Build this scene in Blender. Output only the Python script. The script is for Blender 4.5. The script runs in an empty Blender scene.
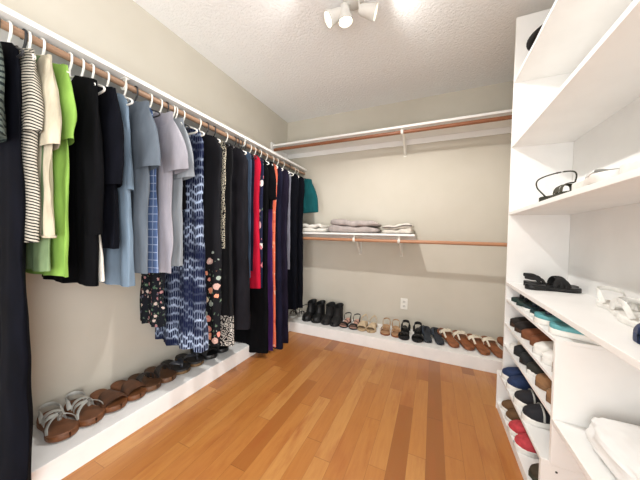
import bpy, bmesh, math, random
from mathutils import Vector, Matrix, noise as mnoise
PI = math.pi
SC = bpy.context.scene
COL = SC.collection
random.seed(7)

# ------------------------------------------------------------------ helpers
def s2l(c):
    c = c / 255.0
    return c / 12.92 if c <= 0.04045 else ((c + 0.055) / 1.055) ** 2.4

def rgb(c):
    return (s2l(c[0]), s2l(c[1]), s2l(c[2]), 1.0)

class NT:
    def __init__(self, name, rough=0.6, spec=0.4):
        self.m = bpy.data.materials.new(name)
        self.m.use_nodes = True
        self.t = self.m.node_tree
        self.b = self.t.nodes['Principled BSDF']
        self.b.inputs['Roughness'].default_value = rough
        self.b.inputs['Specular IOR Level'].default_value = spec
    def n(self, typ, **kw):
        nd = self.t.nodes.new(typ)
        for k, v in kw.items():
            setattr(nd, k, v)
        return nd
    def l(self, a, b):
        self.t.links.new(a, b)
    def val(self, sock, v):
        if isinstance(v, bpy.types.NodeSocket):
            self.l(v, sock)
        elif v is not None:
            sock.default_value = v
    def math(self, op, a, b=None, c=None):
        nd = self.n('ShaderNodeMath', operation=op)
        self.val(nd.inputs[0], a)
        self.val(nd.inputs[1], b)
        if c is not None:
            self.val(nd.inputs[2], c)
        return nd.outputs[0]
    def obj(self):
        return self.n('ShaderNodeTexCoord').outputs['Object']
    def geo(self):
        return self.n('ShaderNodeNewGeometry').outputs['Position']
    def sep(self, v):
        nd = self.n('ShaderNodeSeparateXYZ')
        self.l(v, nd.inputs[0])
        return nd.outputs
    def comb(self, x, y, z):
        nd = self.n('ShaderNodeCombineXYZ')
        for i, q in enumerate((x, y, z)):
            self.val(nd.inputs[i], q)
        return nd.outputs[0]
    def scale(self, v, s):
        nd = self.n('ShaderNodeVectorMath', operation='MULTIPLY')
        self.l(v, nd.inputs[0])
        nd.inputs[1].default_value = s
        return nd.outputs[0]
    def noise(self, v, sc, det=3.0, rough=0.55):
        nd = self.n('ShaderNodeTexNoise')
        if v is not None:
            self.l(v, nd.inputs['Vector'])
        nd.inputs['Scale'].default_value = sc
        nd.inputs['Detail'].default_value = det
        nd.inputs['Roughness'].default_value = rough
        return nd.outputs['Fac']
    def mix(self, f, a, b):
        nd = self.n('ShaderNodeMix', data_type='RGBA')
        self.val(nd.inputs[0], f)
        self.val(nd.inputs[6], a)
        self.val(nd.inputs[7], b)
        return nd.outputs[2]
    def ramp(self, f, stops, const=False):
        nd = self.n('ShaderNodeValToRGB')
        cr = nd.color_ramp
        if const:
            cr.interpolation = 'CONSTANT'
        while len(cr.elements) < len(stops):
            cr.elements.new(0.5)
        for e, (p, c) in zip(cr.elements, stops):
            e.position = p
            e.color = rgb(c)
        self.l(f, nd.inputs[0])
        return nd.outputs[0]
    def base(self, c):
        self.val(self.b.inputs['Base Color'], c)
    def bump(self, h, strength=0.3, dist=0.01):
        nd = self.n('ShaderNodeBump')
        nd.inputs['Strength'].default_value = strength
        nd.inputs['Distance'].default_value = dist
        self.l(h, nd.inputs['Height'])
        self.l(nd.outputs[0], self.b.inputs['Normal'])

MC = {}
def plain(name, c, rough=0.6, var=0.10, sc=25, bump=0.0, spec=0.4, metal=0.0):
    """one colour with a faint mottle"""
    if name in MC:
        return MC[name]
    k = NT(name, rough, spec)
    f = k.noise(k.obj(), sc, 3)
    lo = tuple(x * (1 - var) for x in c)
    hi = tuple(min(255, x * (1 + var * 0.5)) for x in c)
    k.base(k.ramp(f, [(0.3, lo), (0.7, hi)]))
    k.b.inputs['Metallic'].default_value = metal
    if bump:
        k.bump(f, bump, 0.004)
    MC[name] = k.m
    return k.m

def cloth(name, c, var=0.18, rough=0.85):
    """woven cloth: fine weave bump, slight mottling"""
    if name in MC:
        return MC[name]
    k = NT(name, rough, 0.05)
    o = k.obj()
    f = k.noise(k.scale(o, (14, 14, 4)), 1.6, 4)
    lo = tuple(x * (1 - var) for x in c)
    hi = tuple(min(255, x * (1 + var * 0.7)) for x in c)
    k.base(k.ramp(f, [(0.3, lo), (0.7, hi)]))
    k.bump(k.noise(o, 300, 2), 0.25, 0.001)
    MC[name] = k.m
    return k.m

def link(o, parent=None):
    COL.objects.link(o)
    if parent is not None:
        o.parent = parent
    return o

def obj(name, bm, mat, parent=None, smooth=True, angle=40):
    me = bpy.data.meshes.new(name)
    bmesh.ops.recalc_face_normals(bm, faces=bm.faces)
    bm.to_mesh(me)
    bm.free()
    if smooth:
        for p in me.polygons:
            p.use_smooth = True
        me.set_sharp_from_angle(angle=math.radians(angle))
    me.materials.append(mat)
    o = bpy.data.objects.new(name, me)
    return link(o, parent)

def thing(name, label, cat, loc=(0, 0, 0), rot=(0, 0, 0), group=None):
    o = bpy.data.objects.new(name, None)
    o.empty_display_size = 0.05
    o.location = loc
    o.rotation_euler = rot
    COL.objects.link(o)
    return tag(o, label, cat, group)

def tag(o, label, cat, group=None):
    o['label'] = label
    o['category'] = cat
    if group:
        o['group'] = group
    return o

def struct(o):
    o['kind'] = 'structure'
    return o

def bx(bm, x0, x1, y0, y1, z0, z1, bev=0.0):
    r = bmesh.ops.create_cube(bm, size=1.0)
    vs = r['verts']
    for v in vs:
        v.co = Vector((x0 + (v.co.x + .5) * (x1 - x0), y0 + (v.co.y + .5) * (y1 - y0), z0 + (v.co.z + .5) * (z1 - z0)))
    if bev:
        es = list({e for v in vs for e in v.link_edges})
        bmesh.ops.bevel(bm, geom=es, offset=bev, segments=2, profile=0.5, affect='EDGES')
    return bm

def box(x0, x1, y0, y1, z0, z1, bev=0.0):
    return bx(bmesh.new(), x0, x1, y0, y1, z0, z1, bev)

def loft(bm, rings, closed=True, cap=True):
    """rings: lists of points of equal length"""
    V = [[bm.verts.new(p) for p in r] for r in rings]
    n = len(V[0])
    for a, b in zip(V, V[1:]):
        for i in range(n if closed else n - 1):
            j = (i + 1) % n
            try:
                bm.faces.new((a[i], a[j], b[j], b[i]))
            except ValueError:
                pass
    if cap and closed:
        for r in (V[0], V[-1]):
            try:
                bm.faces.new(r)
            except ValueError:
                pass
    return V

def sweep(bm, pts, rw, rt=None, up=(0, 0, 1), seg=8, closed=False, cap=True):
    """tube or flat strap along a path; rw = half width, rt = half thickness, up = direction of the thickness"""
    rt = rw if rt is None else rt
    P = [Vector(p) for p in pts]
    n = len(P)
    rings = []
    upf = up if callable(up) else (lambda i, p: Vector(up))
    for i, p in enumerate(P):
        a = P[(i - 1) % n] if (closed or i > 0) else p
        b = P[(i + 1) % n] if (closed or i < n - 1) else p
        t = (b - a)
        if t.length < 1e-9:
            t = Vector((1, 0, 0))
        t.normalize()
        u = Vector(upf(i, p))
        s = t.cross(u)
        if s.length < 1e-4:
            s = t.cross(Vector((0.31, 0.9, 0.2)))
        s.normalize()
        w = s.cross(t).normalized()
        W = rw(i / (n - 1)) if callable(rw) else rw
        rings.append([p + s * (W * math.cos(2 * PI * k / seg)) + w * (rt * math.sin(2 * PI * k / seg)) for k in range(seg)])
    if closed:
        rings.append(rings[0])
        V = [[bm.verts.new(q) for q in r] for r in rings[:-1]]
        m = len(V)
        for i in range(m):
            A, B = V[i], V[(i + 1) % m]
            for k in range(seg):
                j = (k + 1) % seg
                bm.faces.new((A[k], A[j], B[j], B[k]))
    else:
        loft(bm, rings, True, cap)
    return bm

def curve_pts(ctrl, n=8):
    """Catmull-Rom through control points"""
    P = [Vector(c) for c in ctrl]
    P = [P[0] * 2 - P[1]] + P + [P[-1] * 2 - P[-2]]
    out = []
    for i in range(1, len(P) - 2):
        for k in range(n):
            t = k / n
            a, b, c, d = P[i - 1], P[i], P[i + 1], P[i + 2]
            out.append(0.5 * ((2 * b) + (c - a) * t + (2 * a - 5 * b + 4 * c - d) * t * t + (3 * b - a - 3 * c + d) * t ** 3))
    out.append(P[-2])
    return out

def interp(tab, t):
    for (a, *va), (b, *vb) in zip(tab, tab[1:]):
        if t <= b:
            f = (t - a) / (b - a) if b > a else 0
            f = min(max(f, 0), 1)
            f = f * f * (3 - 2 * f) * .5 + f * .5
            return [p + (q - p) * f for p, q in zip(va, vb)]
    return list(tab[-1][1:])

# ------------------------------------------------------------------ dimensions (metres)
XL, XR, YB, YN, ZC = -1.773, 0.74, 2.827, -1.25, 2.53
XLS = -1.473           # front of the left shelf
ZL = 1.90
RX, RZ = -1.51, 1.846   # left clothes rod
ZP = 0.108              # shoe ledge height
XP, YP = -1.426, 2.415
X1, XBK = 0.428, 0.7206
X0 = 0.405
YF, YM, YM0 = 1.94, 1.2125, 1.24

# ------------------------------------------------------------------ surfaces
def wall_mat():
    k = NT('beige wall paint', 0.75, 0.25)
    p = k.geo()
    f = k.noise(p, 3, 3)
    k.base(k.ramp(f, [(0.3, (199, 193, 179)), (0.7, (204, 198, 185))]))
    k.bump(k.noise(p, 120, 3), 0.10, 0.002)
    return k.m

def ceil_mat():
    k = NT('textured ceiling paint', 0.8, 0.25)
    p = k.geo()
    f = k.noise(p, 55, 5, 0.6)
    r = k.math('SMOOTH_MIN', f, 0.58, 0.08)
    k.base(rgb((243, 243, 242)))
    k.bump(r, 0.7, 0.012)
    return k.m

def floor_mat():
    k = NT('honey hardwood boards', 0.3, 0.45)
    x, y, z = k.sep(k.geo())
    w = 0.083
    col = k.math('FLOOR', k.math('DIVIDE', x, w))
    wn = k.n('ShaderNodeTexWhiteNoise', noise_dimensions='1D')
    k.l(col, wn.inputs['W'])
    off = wn.outputs['Value']
    ln = k.math('MULTIPLY_ADD', off, 0.5, 0.65)
    yy = k.math('ADD', k.math('DIVIDE', y, ln), k.math('MULTIPLY', off, 7.31))
    row = k.math('FLOOR', yy)
    wn2 = k.n('ShaderNodeTexWhiteNoise', noise_dimensions='2D')
    k.l(k.comb(col, row, 0.0), wn2.inputs['Vector'])
    rnd = wn2.outputs['Value']
    tone = k.ramp(rnd, [(0.0, (146, 90, 42)), (0.12, (166, 105, 51)), (0.4, (177, 116, 58)), (0.75, (183, 124, 64)), (1.0, (192, 138, 78))])
    gv = k.comb(k.math('MULTIPLY_ADD', x, 1.0, k.math('MULTIPLY', rnd, 13.0)), k.math('MULTIPLY', y, 0.09), rnd)
    g = k.noise(gv, 70, 5, 0.6)
    g2 = k.noise(k.comb(k.math('MULTIPLY_ADD', x, 1.0, k.math('MULTIPLY', rnd, 5.0)), k.math('MULTIPLY', y, 0.22), rnd), 14, 4, 0.6)
    c = k.mix(k.math('MULTIPLY', k.math('SUBTRACT', g, 0.35), 0.8), tone, rgb((150, 84, 40)))
    bl = k.n('ShaderNodeMapRange')
    k.l(g2, bl.inputs[0])
    bl.inputs[1].default_value = 0.52; bl.inputs[2].default_value = 0.72
    bl.inputs[3].default_value = 0.0; bl.inputs[4].default_value = 0.7
    c = k.mix(bl.outputs[0], c, rgb((158, 90, 44)))
    fx = k.math('FRACT', k.math('DIVIDE', x, w))
    fy = k.math('FRACT', yy)
    gap = k.math('MAXIMUM', k.math('LESS_THAN', fx, 0.018), k.math('LESS_THAN', fy, 0.003))
    c = k.mix(k.math('MULTIPLY', gap, 0.55), c, rgb((96, 54, 26)))
    k.base(c)
    k.bump(k.math('SUBTRACT', k.math('MULTIPLY', g, 0.15), gap), 0.15, 0.002)
    k.b.inputs['Coat Weight'].default_value = 0.15
    k.b.inputs['Coat Roughness'].default_value = 0.25
    return k.m

def wood_rod_mat(name, a, b, axis):
    k = NT(name, 0.4, 0.4)
    o = k.geo()
    s = (2, 40, 40) if axis == 'x' else (40, 2, 40)
    f = k.noise(k.scale(o, s), 1.5, 4)
    k.base(k.ramp(f, [(0.3, a), (0.7, b)]))
    return k.m

WALL, CEIL, FLOOR = wall_mat(), ceil_mat(), floor_mat()
WHITE = plain('white painted board', (240, 239, 236), 0.42, 0.015, 6)
WHITEP = plain('white ledge paint', (238, 237, 235), 0.4, 0.02, 9)
PLASTIC = plain('white hanger plastic', (236, 234, 226), 0.35, 0.03)
RODB = wood_rod_mat('brown wooden rod', (128, 80, 54), (152, 98, 68), 'x')
RODP = wood_rod_mat('pale wooden rod', (172, 122, 90), (194, 144, 110), 'x')
RODL = wood_rod_mat('aged wooden rod', (142, 112, 90), (172, 138, 112), 'y')

# ------------------------------------------------------------------ room
struct(obj('floor', box(XL - .1, XR + .1, YN - .1, YB + .1, -0.1, 0.0), FLOOR, smooth=False))
struct(obj('ceiling', box(XL - .1, XR + .1, YN - .1, YB + .1, ZC, ZC + .1), CEIL, smooth=False))
struct(obj('wall_left', box(XL - .1, XL, YN, YB, 0, ZC), WALL, smooth=False))
struct(obj('wall_back', box(XL - .1, XR + .1, YB, YB + .1, 0, ZC), WALL, smooth=False))
DY0, DY1, DZ = -1.12, -0.16, 2.05      # unseen doorway added in the right wall to let in fill light
bm = bmesh.new()
bx(bm, XR, XR + .1, DY1, YB, 0, ZC)
bx(bm, XR, XR + .1, YN, DY0, 0, ZC)
bx(bm, XR, XR + .1, DY0, DY1, DZ, ZC)
struct(obj('wall_right', bm, WALL, smooth=False))
FX0, FX1 = -0.95, -0.05                # unseen opening behind the camera, added for the front fill
bm = bmesh.new()
bx(bm, XL - .1, FX0, YN - .1, YN, 0, ZC)
bx(bm, FX1, XR + .1, YN - .1, YN, 0, ZC)
bx(bm, FX0, FX1, YN - .1, YN, DZ, ZC)
struct(obj('wall_front', bm, WALL, smooth=False))
bm = bmesh.new()
bx(bm, XR - .012, XR + .11, DY0 - .07, DY0, 0, DZ)
bx(bm, XR - .012, XR + .11, DY1, DY1 + .07, 0, DZ)
bx(bm, XR - .012, XR + .11, DY0 - .07, DY1 + .07, DZ, DZ + .07)
struct(obj('trim_1', bm, WHITE, smooth=False))
bm = bmesh.new()
bx(bm, FX0 - .07, FX0, YN - .11, YN + .012, 0, DZ)
bx(bm, FX1, FX1 + .07, YN - .11, YN + .012, 0, DZ)
bx(bm, FX0 - .07, FX1 + .07, YN - .11, YN + .012, DZ, DZ + .07)
struct(obj('trim_2', bm, WHITE, smooth=False))

# shoe ledges
tag(obj('shoe_ledge', box(XL, XP, -0.6, YB, 0, ZP, 0.003), WHITEP, smooth=False),
    'white painted low shoe ledge along the left wall under the hanging clothes', 'ledge')
tag(obj('shoe_ledge', box(XP + .001, XR - .02, YP, YB, 0, ZP, 0.003), WHITEP, smooth=False),
    'white painted low shoe ledge along the back wall below the power outlet', 'ledge')

# ------------------------------------------------------------------ wall shelves, rods, brackets
t = thing('wall_shelf', 'long white shelf high on left wall above hanging clothes', 'shelf', (XL, 1.0, ZL))
obj('board', box(0, XLS - XL, -1.6, YB - 1.0 - .002, -0.022, 0, 0.002), WHITE, t, False)
obj('cleat', box(0, 0.018, -1.6, YB - 1.0 - .002, -0.09, -0.022, 0.002), WHITE, t, False)
t = thing('wall_shelf', 'long white shelf high on back wall, above the dark brown rod', 'shelf', (0, YB, 2.132))
obj('board', box(XL + .001, XR - .001, -0.340, 0, -0.022, 0, 0.002), WHITE, t, False)
obj('cleat', box(XL + .02, XR - .001, -0.018, 0, -0.078, -0.022, 0.002), WHITE, t, False)
obj('side_cleat', box(XL + .001, XL + .02, -0.37, 0, -0.085, 0.02, 0.002), WHITE, t, False)
t = thing('wall_shelf', 'short white shelf low on back wall carrying folded linens', 'shelf', (0, YB, 1.11))
obj('board', box(-1.50, -0.159, -0.310, 0, -0.02, 0, 0.002), WHITE, t, False)
obj('cleat', box(-1.50, -0.164, -0.018, 0, -0.075, -0.02, 0.002), WHITE, t, False)

def rod(name, label, p, q, r, mat):
    return tag(obj(name, sweep(bmesh.new(), [p, (Vector(p) + Vector(q)) / 2, q], r, seg=20), mat), label, 'rod')
rod('clothes_rod', 'wooden closet rod holding the hanging clothes under left shelf', (RX, -0.6, RZ), (RX, YB - .002, RZ), 0.016, RODL)
rod('clothes_rod', 'dark brown wooden closet rod, empty, under the high back shelf', (XL + .022, YB - .315, 2.077), (XR - .002, YB - .315, 2.077), 0.017, RODB)
rod('clothes_rod', 'light brown wooden closet rod, empty, below the folded linens', (XL + .02, YB - .27, 1.038), (XR - .002, YB - .27, 1.038), 0.0165, RODP)

def bracket(label, x, ztop, yrod, zrod, zlow, rr):
    t = thing('shelf_bracket', label, 'bracket', (x, YB, ztop))
    w = 0.013
    bm = bmesh.new()
    bx(bm, -w, w, -0.004, 0, zlow - ztop, 0, 0.001)
    obj('wall_plate', bm, PLASTIC, t, False)
    bm = bmesh.new()
    bx(bm, -w, w, -0.28, -0.004, -0.005, 0, 0.001)
    obj('arm', bm, PLASTIC, t, False)
    bm = bmesh.new()
    sweep(bm, [(0, -0.003, zlow - ztop + .01), (0, -0.12, (zlow - ztop) * .55), (0, -0.225, -0.005)], 0.005, 0.010, (1, 0, 0))
    obj('brace', bm, PLASTIC, t)
    bm = bmesh.new()
    yy, zz = yrod - YB, zrod - ztop
    pts = [(0, yy + .004, -0.004), (0, yy - rr - .006, zz + rr * .6)]
    pts += [(0, yy + (rr + .004) * math.cos(a), zz + (rr + .004) * math.sin(a)) for a in [PI + PI * k / 8 for k in range(9)]]
    sweep(bm, pts, 0.004, 0.012, (1, 0, 0))
    obj('rod_cup', bm, PLASTIC, t)
    return t
bracket('white metal bracket holding the dark brown rod under high back shelf', -0.300, 2.110, YB - .315, 2.077, 1.935, .017)
bracket('white metal bracket under low shelf, below the grey folded blanket', -0.757, 1.09, YB - .27, 1.038, 0.868, .0165)
bracket('white metal bracket at right end of the low linen shelf', -0.304, 1.09, YB - .27, 1.038, 0.872, .0165)

def rod_holder(label, y):
    t = thing('rod_hook', label, 'hook', (RX, y, RZ))
    bm = bmesh.new()
    bx(bm, -0.012, 0.03, -0.012, 0.012, 0.024, 0.0275)
    obj('plate', bm, PLASTIC, t, False)
    bm = bmesh.new()
    pts = [(0.024, 0, 0.027)] + [(0.021 * math.cos(a), 0, 0.021 * math.sin(a)) for a in [0.4 - 3.3 * k / 10 for k in range(11)]]
    sweep(bm, pts, 0.009, 0.003, (0, 1, 0))
    obj('cup', bm, PLASTIC, t)
rod_holder('white rod support hook on left shelf near the slate shirt', 0.79)
rod_holder('white rod support hook on left shelf above the red dress', 1.70)

t = thing('power_outlet', 'white wall outlet above the back shoe ledge', 'outlet', (-0.263, YB, 0.366))
obj('cover_plate', box(-0.036, 0.036, -0.006, 0, -0.058, 0.058, 0.003), PLASTIC, t, False)
for dz in (-0.022, 0.022):
    r_ = obj('receptacle', box(-0.016, 0.016, -0.009, -0.004, dz - .014, dz + .014, 0.004), plain('outlet face', (222, 220, 212), .4), t, False)
    bm = bmesh.new()
    for dx in (-0.006, 0.006):
        bx(bm, dx - .001, dx + .001, -0.0095, -0.0085, dz - .004, dz + .006)
    bx(bm, -.002, .002, -0.0095, -0.0085, dz - .010, dz - .006)
    obj('slot', bm, plain('outlet slot', (40, 38, 36), .6), r_, False)

# ------------------------------------------------------------------ bookcase on the right
ZA, ZBb, ZCc, ZD2, ZD, ZE = 0.8155, 0.7125, 0.560, 0.426, 0.242, 0.045
ZF, ZG, ZH, ZT = 1.254, 1.672, 2.070, 2.45
t = thing('bookcase', 'white floor to ceiling shelving unit of shoes along right wall', 'bookcase', (XBK, 1.0, 0))
def bk(name, x0, x1, y0, y1, z0, z1, b=0.0015):
    return obj(name, box(x0 - XBK, x1 - XBK, y0 - 1, y1 - 1, z0, z1, b), WHITE, t, False)
YE = 0.12
bk('back_panel', XBK, XR - .001, YE, YF, 0, ZT)
bk('side_panel', X1, XBK, YF - .018, YF, ZD - .018, ZT)
bk('side_panel', X1, XBK, YE, YE + .018, 0, ZT)
bk('partition', X1, XBK, YM, YM + .018, ZD, ZBb - .014)
for nm, z in (('shelf', ZA), ('shelf', ZG), ('shelf', ZH)):
    bk(nm, X1, XBK, YE + .018, YF - .018, z - .02, z)
bk('shelf', X1, XBK, YE + .018, YF - .018, ZF - .02, ZF)
for z in (ZBb, ZCc, ZD2):
    bk('shoe_shelf', X1, XBK, YM + (0 if z == ZBb else .018), YF - .018, z - .014, z, .001)
bk('bottom_shelf', X1, XBK, YE + .018, YM, 0.412 - .02, 0.412)
bk('low_box_top', X0, XBK, YM0 - .012, YF - .018, ZD - .016, ZD)
bk('low_box_side', X0 - .004, XBK, YF - .018, YF, 0, ZD)
e = bk('low_box_side', X0, XBK, YM0 - .012, YM0 + .006, 0, ZD - .016)
bm = bmesh.new()
sweep(bm, [(0.452 - XBK, YM0 - .0125 - 1, 0.205), (0.452 - XBK, YM0 - .0135 - 1, 0.205)], .004, seg=10)
h = obj('screw_hole', bm, plain('dark hole', (60, 56, 52)), t)
bk('low_box_floor', X0, XBK, YM0 + .006, YF - .018, 0.0, ZE)

# ------------------------------------------------------------------ ceiling spotlight
FX, FY = -0.49, 1.50
t = thing('ceiling_spotlight', 'white three headed spotlight fixture on textured ceiling', 'light', (FX, FY, ZC))
METAL = plain('white enamel', (214, 212, 206), 0.3, 0.03)
def lathe(bm, prof, M, seg=24):
    rings = [[M @ Vector((r * math.cos(2 * PI * k / seg), r * math.sin(2 * PI * k / seg), z)) for k in range(seg)] for r, z in prof]
    return loft(bm, rings, True, False)
bm = bmesh.new()
lathe(bm, [(0.001, -0.028), (0.05, -0.026), (0.062, -0.018), (0.066, 0.0)], Matrix.Identity(4), 32)
obj('canopy', bm, METAL, t)
BULB = NT('lit bulb', 0.3)
BULB.base(rgb((255, 246, 230)))
BULB.b.inputs['Emission Color'].default_value = rgb((255, 240, 216))
BULB.b.inputs['Emission Strength'].default_value = 6.0
heads = [((-0.105, -0.045, -0.105), (-0.8, -0.45, -0.6)), ((-0.045, -0.02, -0.095), (0.10, 0.05, -0.95)), ((0.095, 0.0, -0.105), (0.85, 0.25, -0.25))]
HS = 1.3
HEADPOS, HEADDIR = [], []
for c, d in heads:
    c, d = Vector(c), Vector(d).normalized()
    q = d.to_track_quat('Z', 'Y').to_matrix().to_4x4()
    M = Matrix.Translation(c) @ q @ Matrix.Scale(HS, 4)
    bm = bmesh.new()
    lathe(bm, [(0.001, -0.045), (0.017, -0.043), (0.024, -0.03), (0.026, -0.01), (0.035, 0.028), (0.036, 0.036), (0.032, 0.036), (0.024, -0.005), (0.001, -0.012)], M)
    hd = obj('lamp_head', bm, METAL, t)
    bm = bmesh.new()
    lathe(bm, [(0.001, -0.006), (0.018, -0.004), (0.028, 0.018), (0.027, 0.024), (0.001, 0.029)], M)
    obj('bulb', bm, BULB.m, hd)
    bm = bmesh.new()
    b0 = M @ Vector((0, 0, -0.04))
    sweep(bm, curve_pts([(c.x * .35, c.y * .35, -0.022), (b0.x * .8, b0.y * .8, -0.035), b0]), 0.006)
    obj('arm', bm, METAL, t)
    HEADPOS.append(Vector((FX, FY, ZC)) + c + d * 0.046 * HS)
    HEADDIR.append(d)

# ------------------------------------------------------------------ cloth patterns
def stripes(name, a, b, period, duty=0.5, wob=0.01, skew=0.0):
    k = NT(name, 0.85, 0.06)
    o = k.obj()
    x, y, z = k.sep(o)
    d = k.math('MULTIPLY', k.math('SUBTRACT', k.noise(o, 9, 3), 0.5), wob)
    u = k.math('ADD', k.math('ADD', z, d), k.math('MULTIPLY', y, skew))
    f = k.math('FRACT', k.math('DIVIDE', u, period))
    k.base(k.mix(k.math('LESS_THAN', f, duty), rgb(a), rgb(b)))
    return k.m

def tiedye(name):
    k = NT(name, 0.85, 0.06)
    o = k.obj()
    x, y, z = k.sep(o)
    u = k.math('ADD', x, k.math('MULTIPLY', y, 1.3))
    n1 = k.math('SUBTRACT', k.noise(o, 26, 3), 0.5)
    n2 = k.math('SUBTRACT', k.noise(k.scale(o, (3, 3, 1)), 9, 2), 0.5)
    zig = k.math('ABSOLUTE', k.math('SUBTRACT', k.math('FRACT', k.math('DIVIDE', u, 0.075)), 0.5))
    zz = k.math('ADD', k.math('MULTIPLY_ADD', n2, 0.05, z), k.math('MULTIPLY', zig, 0.012))
    uu = k.math('MULTIPLY_ADD', n1, 0.012, u)
    wn = k.n('ShaderNodeTexWhiteNoise', noise_dimensions='1D')
    k.l(k.math('FLOOR', k.math('DIVIDE', uu, 0.021)), wn.inputs['W'])
    zz = k.math('MULTIPLY_ADD', k.math('SUBTRACT', wn.outputs['Value'], 0.5), 0.022, zz)
    row = k.math('ABSOLUTE', k.math('SUBTRACT', k.math('FRACT', k.math('DIVIDE', zz, 0.052)), 0.5))
    colm = k.math('ABSOLUTE', k.math('SUBTRACT', k.math('FRACT', k.math('DIVIDE', uu, 0.021)), 0.5))
    mr = k.n('ShaderNodeMapRange'); k.l(row, mr.inputs[0]); mr.inputs[1].default_value = .27; mr.inputs[2].default_value = .44
    mc = k.n('ShaderNodeMapRange'); k.l(colm, mc.inputs[0]); mc.inputs[1].default_value = .28; mc.inputs[2].default_value = .47
    big = k.ramp(k.noise(k.scale(o, (2, 2, 6)), 1.5, 2), [(0.38, (70, 70, 70)), (0.58, (255, 255, 255))])
    f = k.math('MAXIMUM', mr.outputs[0], k.math('MULTIPLY', mc.outputs[0], 0.75))
    f = k.math('MULTIPLY', f, big)
    soft = k.math('MULTIPLY', f, k.math('MULTIPLY_ADD', k.noise(o, 90, 3), 1.5, 0.1))
    k.base(k.mix(soft, rgb((22, 28, 54)), rgb((172, 188, 214))))
    return k.m

def floral(name, ground, cols, scale=26, size=0.36, zmin=None, zmax=None, leaf=(92, 108, 92)):
    """scattered blooms on a dark ground, only between the given local heights"""
    k = NT(name, 0.85, 0.06)
    o = k.obj()
    x, y, z = k.sep(o)
    d = k.n('ShaderNodeTexNoise')
    d.inputs['Scale'].default_value = 40
    k.l(o, d.inputs['Vector'])
    v = k.n('ShaderNodeVectorMath', operation='MULTIPLY_ADD')
    k.l(d.outputs['Color'], v.inputs[0])
    v.inputs[1].default_value = (0.02, 0.02, 0.02)
    k.l(o, v.inputs[2])
    vo = k.n('ShaderNodeTexVoronoi')
    vo.inputs['Scale'].default_value = scale
    k.l(v.outputs[0], vo.inputs['Vector'])
    r = k.sep(vo.outputs['Color'])
    n = len(cols)
    c = k.ramp(r[0], [(i / n, q) for i, q in enumerate(cols)], True)
    m = k.math('LESS_THAN', vo.outputs['Distance'], size)
    core = k.math('LESS_THAN', vo.outputs['Distance'], size * 0.35)
    c = k.mix(k.math('MULTIPLY', core, 0.35), c, rgb((250, 236, 214)))
    keep = k.math('GREATER_THAN', r[1], 0.35)
    m = k.math('MULTIPLY', m, keep)
    vo2 = k.n('ShaderNodeTexVoronoi', feature='DISTANCE_TO_EDGE')
    vo2.inputs['Scale'].default_value = scale * 1.6
    k.l(v.outputs[0], vo2.inputs['Vector'])
    lf = k.math('MULTIPLY', k.math('GREATER_THAN', vo2.outputs['Distance'], 0.30), k.math('LESS_THAN', r[1], 0.6))
    if zmax is not None:
        n2 = k.math('SUBTRACT', k.noise(o, 11, 2), 0.5)
        zz = k.math('MULTIPLY_ADD', n2, 0.25, z)
        w = k.math('LESS_THAN', zz, zmax)
        m = k.math('MULTIPLY', m, w)
        lf = k.math('MULTIPLY', lf, w)
    c = k.mix(m, k.mix(lf, rgb(ground), rgb(leaf)), c)
    k.base(c)
    return k.m

def checks(name, a, b, p):
    k = NT(name, 0.85, 0.06)
    x, y, z = k.sep(k.obj())
    u = k.math('ADD', x, k.math('MULTIPLY', y, 1.3))
    f = k.math('MAXIMUM', k.math('LESS_THAN', k.math('FRACT', k.math('DIVIDE', u, p)), 0.12), k.math('LESS_THAN', k.math('FRACT', k.math('DIVIDE', z, p)), 0.12))
    k.base(k.mix(f, rgb(a), rgb(b)))
    return k.m

def swirl(name, a, b, sc, zmax=None):
    k = NT(name, 0.85, 0.06)
    o = k.obj()
    vo = k.n('ShaderNodeTexVoronoi', feature='DISTANCE_TO_EDGE')
    vo.inputs['Scale'].default_value = sc
    k.l(o, vo.inputs['Vector'])
    f = k.math('LESS_THAN', k.math('ABSOLUTE', k.math('SUBTRACT', vo.outputs['Distance'], 0.16)), 0.08)
    if zmax is not None:
        f = k.math('MULTIPLY', f, k.math('LESS_THAN', k.sep(o)[2], zmax))
    k.base(k.mix(f, rgb(a), rgb(b)))
    return k.m

# ------------------------------------------------------------------ clothes hangers
def hanger_proto(mat, tipz=-0.155):
    t = thing('clothes_hanger', 'proto', 'hanger')
    bm = bmesh.new()
    R = 0.0205
    pts = [(-R * math.cos(a) , 0, R * math.sin(a)) for a in [-0.5 + (PI + 0.5) * k / 12 for k in range(13)]]
    pts += [(R, 0, -0.02), (0.012, 0, -0.04), (0.0, 0, -0.055), (0, 0, -0.088)]
    sweep(bm, pts, 0.0035, 0.0045, (0, 1, 0), seg=8)
    obj('hook', bm, mat, t)
    bm = bmesh.new()
    c = curve_pts([(0, 0, -0.088), (0.05, 0, -0.098), (0.12, 0, -0.122), (0.185, 0, -0.147), (0.203, 0, -0.158), (0.197, 0, -0.170), (0.12, 0, -0.173), (0, 0, -0.173),
                   (-0.12, 0, -0.173), (-0.197, 0, -0.170), (-0.203, 0, -0.158), (-0.185, 0, -0.147), (-0.12, 0, -0.122), (-0.05, 0, -0.098), (0, 0, -0.088)], 4)
    sweep(bm, c[:-1], 0.0042, 0.0042, (0, 1, 0), seg=8, closed=True)
    obj('frame', bm, mat, t)
    return t
HW = hanger_proto(PLASTIC)
HG = hanger_proto(plain('dark hanger plastic', (46, 46, 48), .4))
used = {}
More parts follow.
